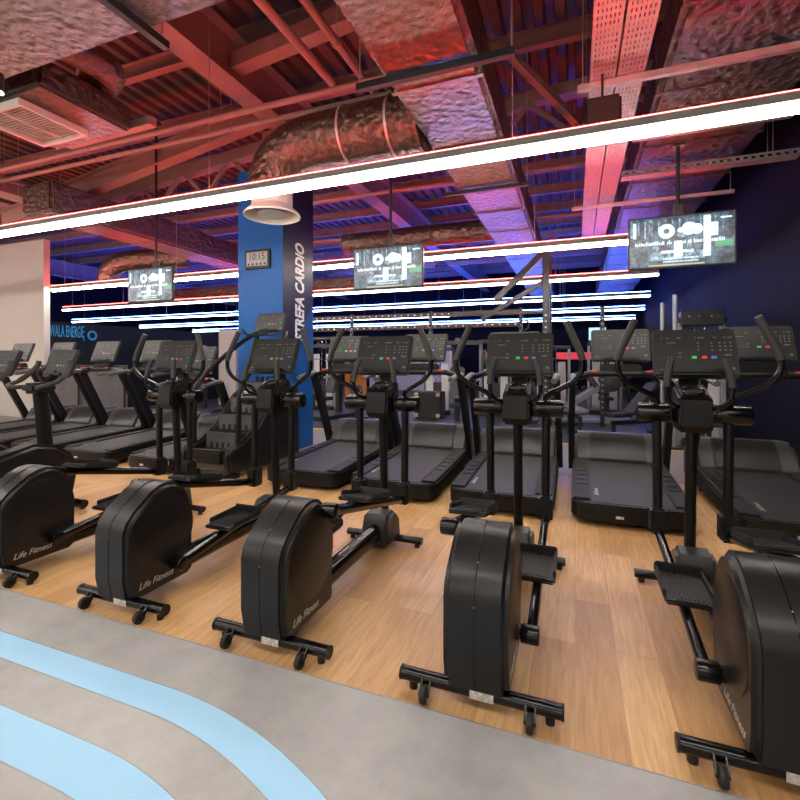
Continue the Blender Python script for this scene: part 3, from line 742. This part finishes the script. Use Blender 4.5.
strut('thin channel under the middle overhead duct, behind the first light bar', (-1.8, 6.6, 3.885), (-.6, 6.6, 3.885), 'rackblack', .05)
strut('black channel under the top left duct, pointing away from the viewer', (-3.10, .75, 3.965), (-3.10, 2.80, 3.965), 'rackblack', .06)
strut('red-lit channel beneath the right duct and cable trays, nearest one', (.02, 4.6, 3.95), (2.4, 4.6, 3.95), 'galv', .055)
strut('grey channel beneath the right duct, just behind the nearest light bar', (.64, 6.1, 4.06), (2.18, 6.1, 4.06), 'galv', .055)
strut('thin channel across the cable trays, farther back near the right television', (-.05, 8.1, 3.93), (2.2, 8.1, 3.93), 'galv', .05)

def cable_tray(label, x0, x1, y0, y1, z, along='y', sides=(-1, 1), m='galv'):
    t = thing('cable_tray', label, 'cable tray', ((x0+x1)/2, (y0+y1)/2, z), 0, 'perforated cable trays')
    w_, l_ = x1-x0, y1-y0
    b = B()
    # ribs of the perforated floor, leaving slots between
    if along == 'y':
        n = 7
        for i in range(n): box(b, (-w_/2+w_*(i+.5)/n, 0, 0), (w_/n*.74, l_, .003))
        k = -l_/2
        while k < l_/2: box(b, (0, k, .0), (w_, .035, .0031)); k += .075
        for s in (-1, 1): box(b, (s*w_/2, 0, .03), (.003, l_, .06))
    else:
        n = 3
        for i in range(n): box(b, (0, -l_/2+l_*(i+.5)/n, 0), (w_, l_/n*.7, .003))
        k = -w_/2
        while k < w_/2: box(b, (k, 0, 0), (.035, l_, .0031)); box(b, (k, -l_/2, .04), (.04, .003, .08)); k += .085
        for s in (-1, 1): box(b, (0, s*l_/2, .07), (w_, .003, .025)); box(b, (0, s*l_/2, .01), (w_, .003, .025))
    obj('tray', b, M[m], t)
    L_ = (y1-y0) if along == 'y' else (x1-x0)
    for f in ((-.42, 0, .42) if along == 'y' else (-.49, .36)):
        for sd in sides:
            p = (sd*(w_/2+.006), f*L_, 0) if along == 'y' else (f*L_, sd*(l_/2+.006), 0)
            b = B(); tube(b, [p, (p[0], p[1], 5.76-z)], .005, 5); obj('hanger_rod', b, M['galv'], t)
    return t
cable_tray('red-lit perforated cable tray overhead, left one of the pair beside the right duct', .13, .34, .8, 11.0, 3.99, 'y', (-1,))
cable_tray('red-lit perforated cable tray overhead, right one of the pair beside the right duct', .36, .58, .8, 11.0, 3.99, 'y', (1,))
cable_tray('perforated tray crossing above the right television into the navy wall', .62, 2.58, 7.0, 7.16, 3.95, 'x')
cable_tray('salmon-lit cable tray high at left, beside the purple foil duct', -9.95, -9.55, 4.6, 14.0, 4.45, 'y', m='pipe')

def run(name, label, cat, pts, r, m, smooth=0, n=12, group=None, fit=True):
    t = thing(name, label, cat, pts[0], 0, group); p0 = V(*pts[0])
    b = B(); tube(b, [V(*p)-p0 for p in pts], r, n, smooth); obj('pipe_run' if cat == 'pipe' else 'duct_run', b, M[m], t)
    if cat == 'duct':
        q_ = smooth_path([V(*p)-p0 for p in pts], 5); q_ = q_[int(len(q_)*.7)]; b = B(); tube(b, [q_, (q_.x, q_.y, 5.76-p0.z)], .006, 5); obj('hanger_rod', b, M['galv'], t)
    if fit:
        d = (V(*pts[-1])-p0); L = d.length; k = 1.3
        while k < L-.5 and not smooth:
            c = d*(k/L); u = d.normalized(); b = B(); lathe_path(b, [c-u*.03, c+u*.03], [r*1.3, r*1.3], 12); obj('coupling', b, M[m], t)
            b = B(); tube(b, [c+V(0, 0, r), V(c.x, c.y, 5.75-p0.z)], .005, 5); obj('hanger_rod', b, M['galv'], t); k += 2.6
    return t
PG = 'sprinkler pipes under the roof'
run('sprinkler_pipe', 'upper of two parallel pipes crossing overhead at left, below the roof girder', 'pipe', [(-11, 4.95, 4.73), (-2.0, 4.95, 4.73)], .04, 'pipe', group=PG)
run('sprinkler_pipe', 'lower of two parallel pipes crossing overhead at left, below the roof girder', 'pipe', [(-11, 5.15, 4.66), (-1.8, 5.15, 4.66)], .035, 'pipe', group=PG)
run('sprinkler_pipe', 'left of two pipes pointing away at the top, between girder and middle duct', 'pipe', [(-2.75, .5, 4.78), (-2.75, 4.89, 4.78)], .05, 'pipe', group=PG)
run('sprinkler_pipe', 'right of two pipes pointing away at the top, next to the middle duct', 'pipe', [(-2.42, .5, 4.87), (-2.42, 5.35, 4.87)], .045, 'pipe', group=PG)
run('sprinkler_pipe', 'thin pipe high behind the blue pillar, crossing toward the middle duct', 'pipe', [(-10, 8.6, 4.86), (2.4, 8.6, 4.86)], .04, 'pipe', group=PG)
run('sprinkler_pipe', 'pipe far back above the third light bar, crossing the hall', 'pipe', [(-12.2, 11.6, 4.9), (2.4, 11.6, 4.9)], .05, 'pipe', group=PG)
run('sprinkler_pipe', 'long pipe at upper left, running away beside the salmon-lit tray', 'pipe', [(-10.5, 5.4, 5.02), (-10.5, 11.3, 5.02)], .05, 'pipe', group=PG)

# round foil duct with elbow and cone diffuser in front of the pillar
t = thing('round_duct', 'fat round foil duct bending down to the cone vent in front of the pillar', 'duct', (-1.62, 5.0, 4.16))
b = B(); tube(b, [(0, 0, 0), (-.6, 0, 0), (-1.2, 0, 0), (-1.62, 0, -.02), (-1.90, 0, -.12), (-2.06, 0, -.34), (-2.08, 0, -.49)], .34, 28, 6, taper=(1.0, .88)); obj('foil_jacket', b, M['foil'], t)
for x in (-.35, -.95):
    b = B(); lathe_path(b, [(x-.015, 0, 0), (x+.015, 0, 0)], [.347, .347], 28); obj('strap', b, M['galv'], t)
t = thing('cone_diffuser', 'round cream cone-shaped air diffuser hanging in front of the blue pillar', 'diffuser', (-3.70, 5.0, 3.30))
b = B(); lathe_path(b, [(0, 0, .0), (0, 0, .018), (0, 0, .05), (0, 0, .09), (0, 0, .13), (0, 0, .36)], [.36, .365, .34, .29, .26, .26], 40, caps=False); bmesh.ops.solidify(b, geom=b.faces[:], thickness=.008); obj('cone', b, M['diffuser'], t)
b = B(); lathe_path(b, [(0, 0, .03), (0, 0, .06), (0, 0, .12)], [.19, .15, .06], 32); obj('inner_cone', b, M['diffuser'], t)
b = B()
for a in range(3): tube(b, [(.3*math.cos(a*2.1), .3*math.sin(a*2.1), .08), (0, 0, .08)], .008, 5)
obj('spider', b, M['galv'], t)
t = thing('round_duct', 'small foil elbow duct at upper left, joining the square vent box', 'duct', (-5.08, 3.55, 4.52))
b = B(); tube(b, [(.57, -.69, -.12), (.58, -.45, -.10), (.50, -.15, -.06), (.25, .0, -.05), (.0, 0, -.06), (-.05, 0, -.07), (-.09, 0, -.08)], .15, 20, 5); obj('foil_jacket', b, M['foil'], t)
run('round_duct', 'round foil duct far behind the pillar, crossing toward the middle duct', 'duct', [(-5.2, 9.9, 4.25), (-1.65, 9.9, 4.25)], .24, 'foil', n=24, fit=False)
run('round_duct', 'curved foil duct at left, above the smallest television', 'duct', [(-11.2, 8.3, 3.4), (-11.1, 8.3, 3.75), (-10.8, 8.4, 3.95), (-10.2, 8.7, 4.05), (-9.45, 9.2, 4.12)], .24, 'foil', 5, 20, fit=False)
run('round_duct', 'curved foil duct dropping behind the blue pillar, near the white column', 'duct', [(-8.38, 11.2, 4.25), (-7.7, 11.2, 4.25), (-7.35, 11.2, 4.05), (-7.3, 11.2, 3.4)], .24, 'foil', 5, 20, fit=False)

# square return vent hung from foil box
t = thing('ceiling_vent', 'square salmon-lit return vent with two panels at upper left', 'vent', (-5.55, 3.25, 4.0))
b = B(); box(b, (.16, .08, .19), (1.25, .98, .30), .03, 2); obj('foil_box', b, M['foil'], t)
b = B()
for c, s in (((0, .335, 0), (.76, .03, .07)), ((0, -.335, 0), (.76, .03, .07)), ((.365, 0, 0), (.03, .64, .07)), ((-.365, 0, 0), (.03, .64, .07)), ((0, 0, 0), (.015, .64, .04))): box(b, c, s)
obj('frame', b, M['diffuser'], t)
for s in (-1, 1):
    b = B()
    for k in range(18): box(b, (s*.18, -.306+.036*k, .005), (.34, .030, .012), rot=Matrix.Rotation(.5, 3, 'X'))
    obj('grille', b, M['grille'], t)
b = B(); tube(b, [(-6.2, 4.05, 4.25), (-4.7, 4.05, 4.27)], .05, 4, square=True); o = obj('vent_beam', b, M['steel']); tag(o, 'short salmon steel bar behind the square vent at upper left', 'steel bar')

t = thing('spotlight', 'small cylindrical spotlight glowing at the upper left frame edge', 'spotlight', (-4.60, 2.42, 3.70))
b = B(); cyl(b, (0, 0, 0), (0, 0, .16), .05, 20, .006); obj('housing', b, M['rackblack'], t)
b = B(); lathe_path(b, [(0, 0, -.004), (0, 0, .002)], [.042, .042], 20); obj('lens', b, M['spot'], t)
b = B(); tube(b, [(0, 0, .16), (0, 0, .295)], .008, 6); obj('stem', b, M['rackblack'], t)
t = thing('loudspeaker', 'black box loudspeaker hung under the red cable trays at upper right', 'loudspeaker', (.23, 4.5, 3.47))
b = B(); box(b, (0, 0, .14), (.30, .22, .28), .03, 2); obj('cabinet', b, M['black'], t)
b = B(); box(b, (0, -.112, .14), (.26, .006, .23), .002, 1); obj('grille', b, M['rubber'], t)
b = B(); tube(b, [(0, 0, .28), (0, 0, .52)], .012, 6); obj('bracket', b, M['rackblack'], t)

# ------------------------------------------------------------------ gym floor behind
def rig_upright(bm, x, y, h, w_=.09):
    box(bm, (x, y, h/2), (w_, w_, h), .006, 1)
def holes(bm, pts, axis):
    for p in pts: cyl(bm, (p[0], p[1]-.068, p[2]), (p[0], p[1]-.044, p[2]), .022, 8)  # pale studs stand in for light seen through the drilled holes
t = thing('training_rig', 'long black training rig with drilled beams behind the treadmills', 'training rig', (-4.0, 13.0, 0))
for x in (-5.2, -2.6, 0.0, 2.6):
    b = B(); rig_upright(b, x, 0, 2.9); u = obj('upright', b, M['rackblack'], t)
    b = B(); holes(b, [(x, 0, .3+.14*k) for k in range(18)], 'y'); obj('hole_light_stud', b, M['greymetal'], u)
for z in (2.45, 2.8):
    b = B(); box(b, (-1.3, 0, z), (7.8, .07, .13), .006, 1); u = obj('crossbeam', b, M['rackblack'], t)
    b = B(); holes(b, [(-5.1+.21*k, .012, z) for k in range(37)], 'y'); obj('hole_light_stud', b, M['logo'], u)
t = thing('power_rack', 'tall black rack post with diagonal brace rising behind the second elliptical from right', 'power rack', (-.55, 9.7, 0))
for x in (0, 1.1):
    for y in (0, 1.1):
        if x and not y: continue
        b = B(); rig_upright(b, x, y, 3.75 if not x else 2.6, .13 if not x else .09); u = obj('upright', b, M['rackblack'], t)
        b = B(); holes(b, [(x, y, .3+.12*k) for k in range(18)], 'y'); obj('hole_light_stud', b, M['greymetal'], u)
b = B(); tube(b, [(-1.0, 0, 2.7), (0, 0, 3.66)], .06, 4, square=True); tube(b, [(-1.3, 0, 2.3), (0, 0, 3.05)], .045, 4, square=True); obj('brace', b, M['rackblack'], t)
b = B(); box(b, (-1.0, 0, 2.42), (2.0, .06, .08), .005, 1); obj('crossbeam', b, M['rackblack'], t)
t = thing('gymnastic_ring', 'round exercise ring hanging from the rack beside the tall post', 'ring', (-.97, 9.60, 2.15))
b = B(); ring(b, (0, 0, 0), .10, .018, 'y', 24, 8); obj('hoop', b, M['grip'], t)
b = B(); tube(b, [(0, 0, .10), (0, .05, .22)], .015, 4, r2=.004); obj('strap', b, M['rackblack'], t)

def cable_machine(x, y, label, h=2.1, wd=.8, shroud='greymetal'):
    t = thing('cable_machine', label, 'weight machine', (x, y, 0), 0, 'weight machines on the gym floor')
    b = B(); box(b, (0, 0, .05), (wd, .5, .10), .01, 1); obj('base', b, M['rackblack'], t)
    for s in (-1, 1):
        b = B(); box(b, (s*wd/2, 0, h/2), (.07, .12, h), .01, 1); obj('upright', b, M[shroud], t)
        b = B(); box(b, (s*wd*.27, 0, h*.42), (.20, .02, h*.72), .01, 1); obj('shield', b, M['curtain'], t)
    b = B(); box(b, (0, 0, h), (wd+.1, .16, .10), .02, 1); obj('top_beam', b, M['rackblack'], t)
    b = B()
    for k in range(13): box(b, (0, .06, .16+.055*k), (.24, .12, .05), .004, 1)
    obj('weight_stack', b, M['plate'], t)
    for s in (-1, 1):
        b = B(); tube(b, [(s*.07, .06, .1), (s*.07, .06, h)], .012, 6); obj('guide_rod', b, M['chrome'], t)
    b = B(); tube(b, [(0, -.1, h-.05), (0, -.35, 1.5)], .006, 5); obj('cable', b, M['rackblack'], t)
    b = B(); tube(b, [(-.2, -.35, 1.48), (.2, -.35, 1.48)], .014, 8); obj('bar', b, M['chrome'], t)
    b = B(); box(b, (0, -.55, .45), (.36, .45, .08), .02, 2); box(b, (0, -.5, .22), (.06, .08, .44)); obj('seat', b, M['pad'], t)
    return t
cable_machine(-3.5, 12.0, 'pale weight machine left of the middle console, behind the plywood-cornered box', 1.75)
cable_machine(-1.95, 12.2, 'pale weight machine just left of the second elliptical from right console', 1.95)
cable_machine(-.55, 13.2, 'pale weight machine right of the tall rack post', 1.8)
cable_machine(.75, 13.6, 'pale weight machine beside the navy wall end, behind the right treadmills', 1.9)
cm_ = cable_machine(1.95, 8.9, 'black-topped weight machine against the navy wall behind the end treadmill', 2.1, .62)
cable_machine(-9.4, 12.2, 'weight machine left of the pillar, near the white column', 2.0)
cable_machine(-7.0, 11.9, 'weight machine left of the pillar, right of the white column', 2.1)

def add_cover(t, w_):
    b = B(); box(b, (0, -.06, 2.12), (w_, .2, .24), .01, 1); obj('pulley_cover', b, M['rackblack'], t)
    b = B()
    for x in (-.2, -.05, .12, .22): cyl(b, (x, -.165, 2.15), (x, -.16, 2.15), .018, 8)
    obj('bolt', b, M['chrome'], t)
def bench(x, y, rz, label, pm='greypad', inc=0.0):
    t = thing('weight_bench', label, 'bench', (x, y, 0), rz, 'benches on the gym floor')
    b = B(); box(b, (0, -.35, .44), (.30, .42, .07), .02, 2); obj('seat', b, M[pm], t)
    R = Matrix.Rotation(inc, 3, 'X'); c = V(0, -.12, .44)+R @ V(0, .42, 0)
    b = B(); box(b, c, (.30, .82, .07), .02, 2, R); obj('backrest', b, M[pm], t)
    b = B(); box(b, (0, .1, .30), (.07, 1.2, .07), .006, 1); box(b, (0, -.5, .05), (.5, .07, .07), .006, 1); box(b, (0, .65, .05), (.6, .07, .07), .006, 1); obj('frame', b, M['rackblack'], t)
    for y_ in (-.45, .6):
        b = B(); box(b, (0, y_, .17), (.06, .06, .30), .004, 1); obj('leg', b, M['rackblack'], t)
    b = B(); tube(b, [(0, .35, .3), c+R @ V(0, .25, -.04)], .02, 6); obj('strut', b, M['greymetal'], t)
    return t
add_cover(cm_, .62)
bench(.0, 10.0, .2, 'grey padded bench beyond the gap right of the second elliptical, by the yellow line', 'greypad', .0)
bench(1.0, 9.4, -.9, 'inclined black bench behind the rightmost elliptical, near the navy wall', 'pad', .75)
bench(-4.6, 9.3, .5, 'black bench behind the treadmill row, between pillar and jump box', 'pad', .5)
t = thing('incline_press', 'angled leg press frame with round plates behind the right-hand treadmills', 'weight machine', (.55, 11.3, 0))
b = B(); tube(b, [(-.9, 0, .25), (.5, .3, 1.15)], .06, 4, square=True); tube(b, [(-.9, .7, .25), (.5, .9, 1.15)], .06, 4, square=True); box(b, (-.2, .45, .05), (1.7, 1.0, .08), .01, 1); obj('frame', b, M['greymetal'], t)
b = B(); box(b, (-.1, .5, .85), (.12, .75, .6), .02, 1, Matrix.Rotation(-.6, 3, 'Y')); obj('footplate', b, M['rackblack'], t)
for s in (0, 1):
    for k in range(2):
        b = B(); cyl(b, (.2, -.12+1.15*s+.05*k, .95), (.2, -.08+1.15*s+.05*k, .95), .22-.03*k, 28, .006); obj('weight_plate', b, M['plate'], t)
t = thing('steel_post', 'taller of two slim grey posts beside the navy wall behind the end treadmill', 'post', (1.50, 8.45, 0), 0, 'slim grey posts')
b = B(); tube(b, [(0, 0, 0), (0, 0, 2.48)], .035, 10); obj('post', b, M['greymetal'], t); b = B(); box(b, (0, 0, .02), (.2, .2, .04)); obj('base_plate', b, M['rackblack'], t)
t = thing('steel_post', 'shorter of two slim grey posts beside the navy wall behind the end treadmill', 'post', (1.32, 8.45, 0), 0, 'slim grey posts')
b = B(); tube(b, [(0, 0, 0), (0, 0, 2.36)], .03, 10); obj('post', b, M['greymetal'], t); b = B(); box(b, (0, 0, .02), (.2, .2, .04)); obj('base_plate', b, M['rackblack'], t)
def plate_tree(x, y, label):
    t = thing('plate_tree', label, 'plate rack', (x, y, 0), 0, 'weight plate trees')
    b = B(); box(b, (0, 0, .04), (.6, .6, .06), .01, 1); box(b, (0, 0, .65), (.08, .08, 1.25)); obj('frame', b, M['rackblack'], t)
    for s in (-1, 1):
        for z, r in ((.32, .225), (.78, .18), (1.12, .13)):
            b = B(); tube(b, [(s*.04, 0, z), (s*.32, 0, z)], .02, 8); obj('peg', b, M['chrome'], t)
            b = B(); cyl(b, (s*.10, 0, z), (s*.15, 0, z), r, 28, .008); cyl(b, (s*.165, 0, z), (s*.205, 0, z), r*.9, 28, .008); pl = obj('weight_plate', b, M['plate'], t)
            b = B(); ring(b, (s*.207, 0, z), r*.55, .008, 'x', 24, 6); obj('plate_marking', b, M['logo'], pl)
plate_tree(-1.1, 11.2, 'weight plate tree left of the tall rack post, loaded with black discs')
plate_tree(1.9, 12.4, 'weight plate tree near the navy wall, loaded with black discs')
plate_tree(-8.3, 10.4, 'weight plate tree left of the blue pillar, loaded with black discs')
def seated_machine(x, y, rz, label):
    t = thing('chest_press', label, 'weight machine', (x, y, 0), rz, 'black seated press machines')
    b = B(); box(b, (0, 0, .05), (.9, 1.3, .08), .01, 1); box(b, (0, .5, .85), (.12, .14, 1.7), .01, 1); tube(b, [(0, .5, 1.65), (0, -.3, 1.85)], .05, 4, square=True); tube(b, [(-.5, -.35, 1.8), (.5, -.35, 1.8)], .04, 4, square=True); obj('frame', b, M['rackblack'], t)
    for s in (-1, 1):
        b = B(); tube(b, [(s*.48, -.33, 1.8), (s*.5, -.1, 1.1), (s*.36, -.5, 1.02)], .03, 8); obj('press_arm', b, M['greymetal'], t)
        b = B(); cyl(b, (s*.52, -.2, 1.45), (s*.58, -.2, 1.45), .2, 24, .006); obj('weight_plate', b, M['plate'], t)
    b = B(); box(b, (0, -.1, .48), (.36, .4, .09), .03, 2); obj('seat', b, M['pad'], t)
    b = B(); box(b, (0, .24, .95), (.32, .10, .7), .03, 2, Matrix.Rotation(-.2, 3, 'X')); obj('backrest', b, M['pad'], t)
seated_machine(-2.35, 9.6, .25, 'black press machine behind the treadmills, left of the tall rack post')
seated_machine(-5.9, 10.2, -.2, 'black press machine glimpsed just right of the blue pillar')
seated_machine(-9.6, 9.6, .3, 'black press machine glimpsed left of the blue pillar')
t = thing('plyo_box', 'black jump box with tan corners on the gym floor behind the middle elliptical', 'box', (-3.37, 10.9, 0))
b = B(); box(b, (0, 0, .36), (.66, .5, .62), .012, 2); obj('shell', b, M['rackblack'], t)
for s in (-1, 1):
    for z in (.10, .61): 
        b = B(); box(b, (s*.28, -.252, z), (.10, .006, .09)); obj('corner_plate', b, M['tan'], t)
b = B(); box(b, (0, 0, .025), (.6, .45, .05)); obj('base', b, M['rubber'], t)

# dumbbell rack
t = thing('dumbbell_rack', 'low two-tier dumbbell rack on the far floor at right', 'rack', (-.2, 16.0, 0))
for z in (.45, .9):
    b = B(); box(b, (0, 0, z), (3.6, .3, .04), .004, 1); obj('shelf', b, M['rackblack'], t)
for x in (-1.85, 1.77):
    b = B(); box(b, (x, 0, .48), (.07, .45, .96), .01, 1); obj('end_frame', b, M['rackblack'], t)
def dumbbell():
    t = thing('dumbbell', 'black round-headed dumbbell on the upper tier of the far rack', 'dumbbell', group='dumbbells on the upper rack tier')
    b = B(); tube(b, [(0, -.07, 0), (0, .07, 0)], .016, 8); obj('handle', b, M['chrome'], t)
    for s in (-1, 1):
        b = B(); cyl(b, (0, s*.06, 0), (0, s*.15, 0), .075, 16, .01); obj('head', b, M['plate'], t)
    return t
d0 = dumbbell()
for k in range(14):
    d = d0 if k == 0 else dup(d0)
    d.location = (-1.62+.236*k, 16.0, .997)
for k in range(14):
    d = dup(d0, (-1.62+.236*k, 16.0, .547), 'black round-headed dumbbell on the lower tier of the far rack'); d['group'] = 'dumbbells on the lower rack tier'

def panel(name, label, cat, x0, x1, y, z0, z1, m, th=.08):
    b = B(); box(b, ((x0+x1)/2, y, (z0+z1)/2), (x1-x0, th, z1-z0), .01, 1)
    return tag(obj(name, b, M[m]), label, cat)
panel('orange_panel', 'bright orange panel standing just right of the blue pillar, far back', 'panel', -9.2, -8.2, 17.5, 0, 2.3, 'orange')
t = thing('lit_sign', 'small red illuminated sign far back, left of the tall rack post', 'sign', (-4.1, 23.9, 1.75)); b = B(); box(b, (0, 0, 0), (.9, .06, .3), .01, 1); obj('face', b, M['redsign'], t)
t = thing('lit_sign', 'wide red illuminated sign far back, right of the tall rack post', 'sign', (.0, 23.9, 1.7)); b = B(); box(b, (0, 0, 0), (1.7, .06, .34), .01, 1); obj('face', b, M['redsign'], t)
t = thing('lit_sign', 'pale cyan screen far back, between tall rack post and navy wall', 'sign', (1.0, 23.9, 2.75)); b = B(); box(b, (0, 0, 0), (.75, .06, .6), .01, 1); obj('face', b, M['cyansign'], t)
slab('wall_panel', -11.0, -10.3, 12.0, 12.7, 0, 2.45, M['white'])
slab('wall_pale', -9.9, -5.6, 21.5, 21.7, 0, 2.2, M['rearwall'])
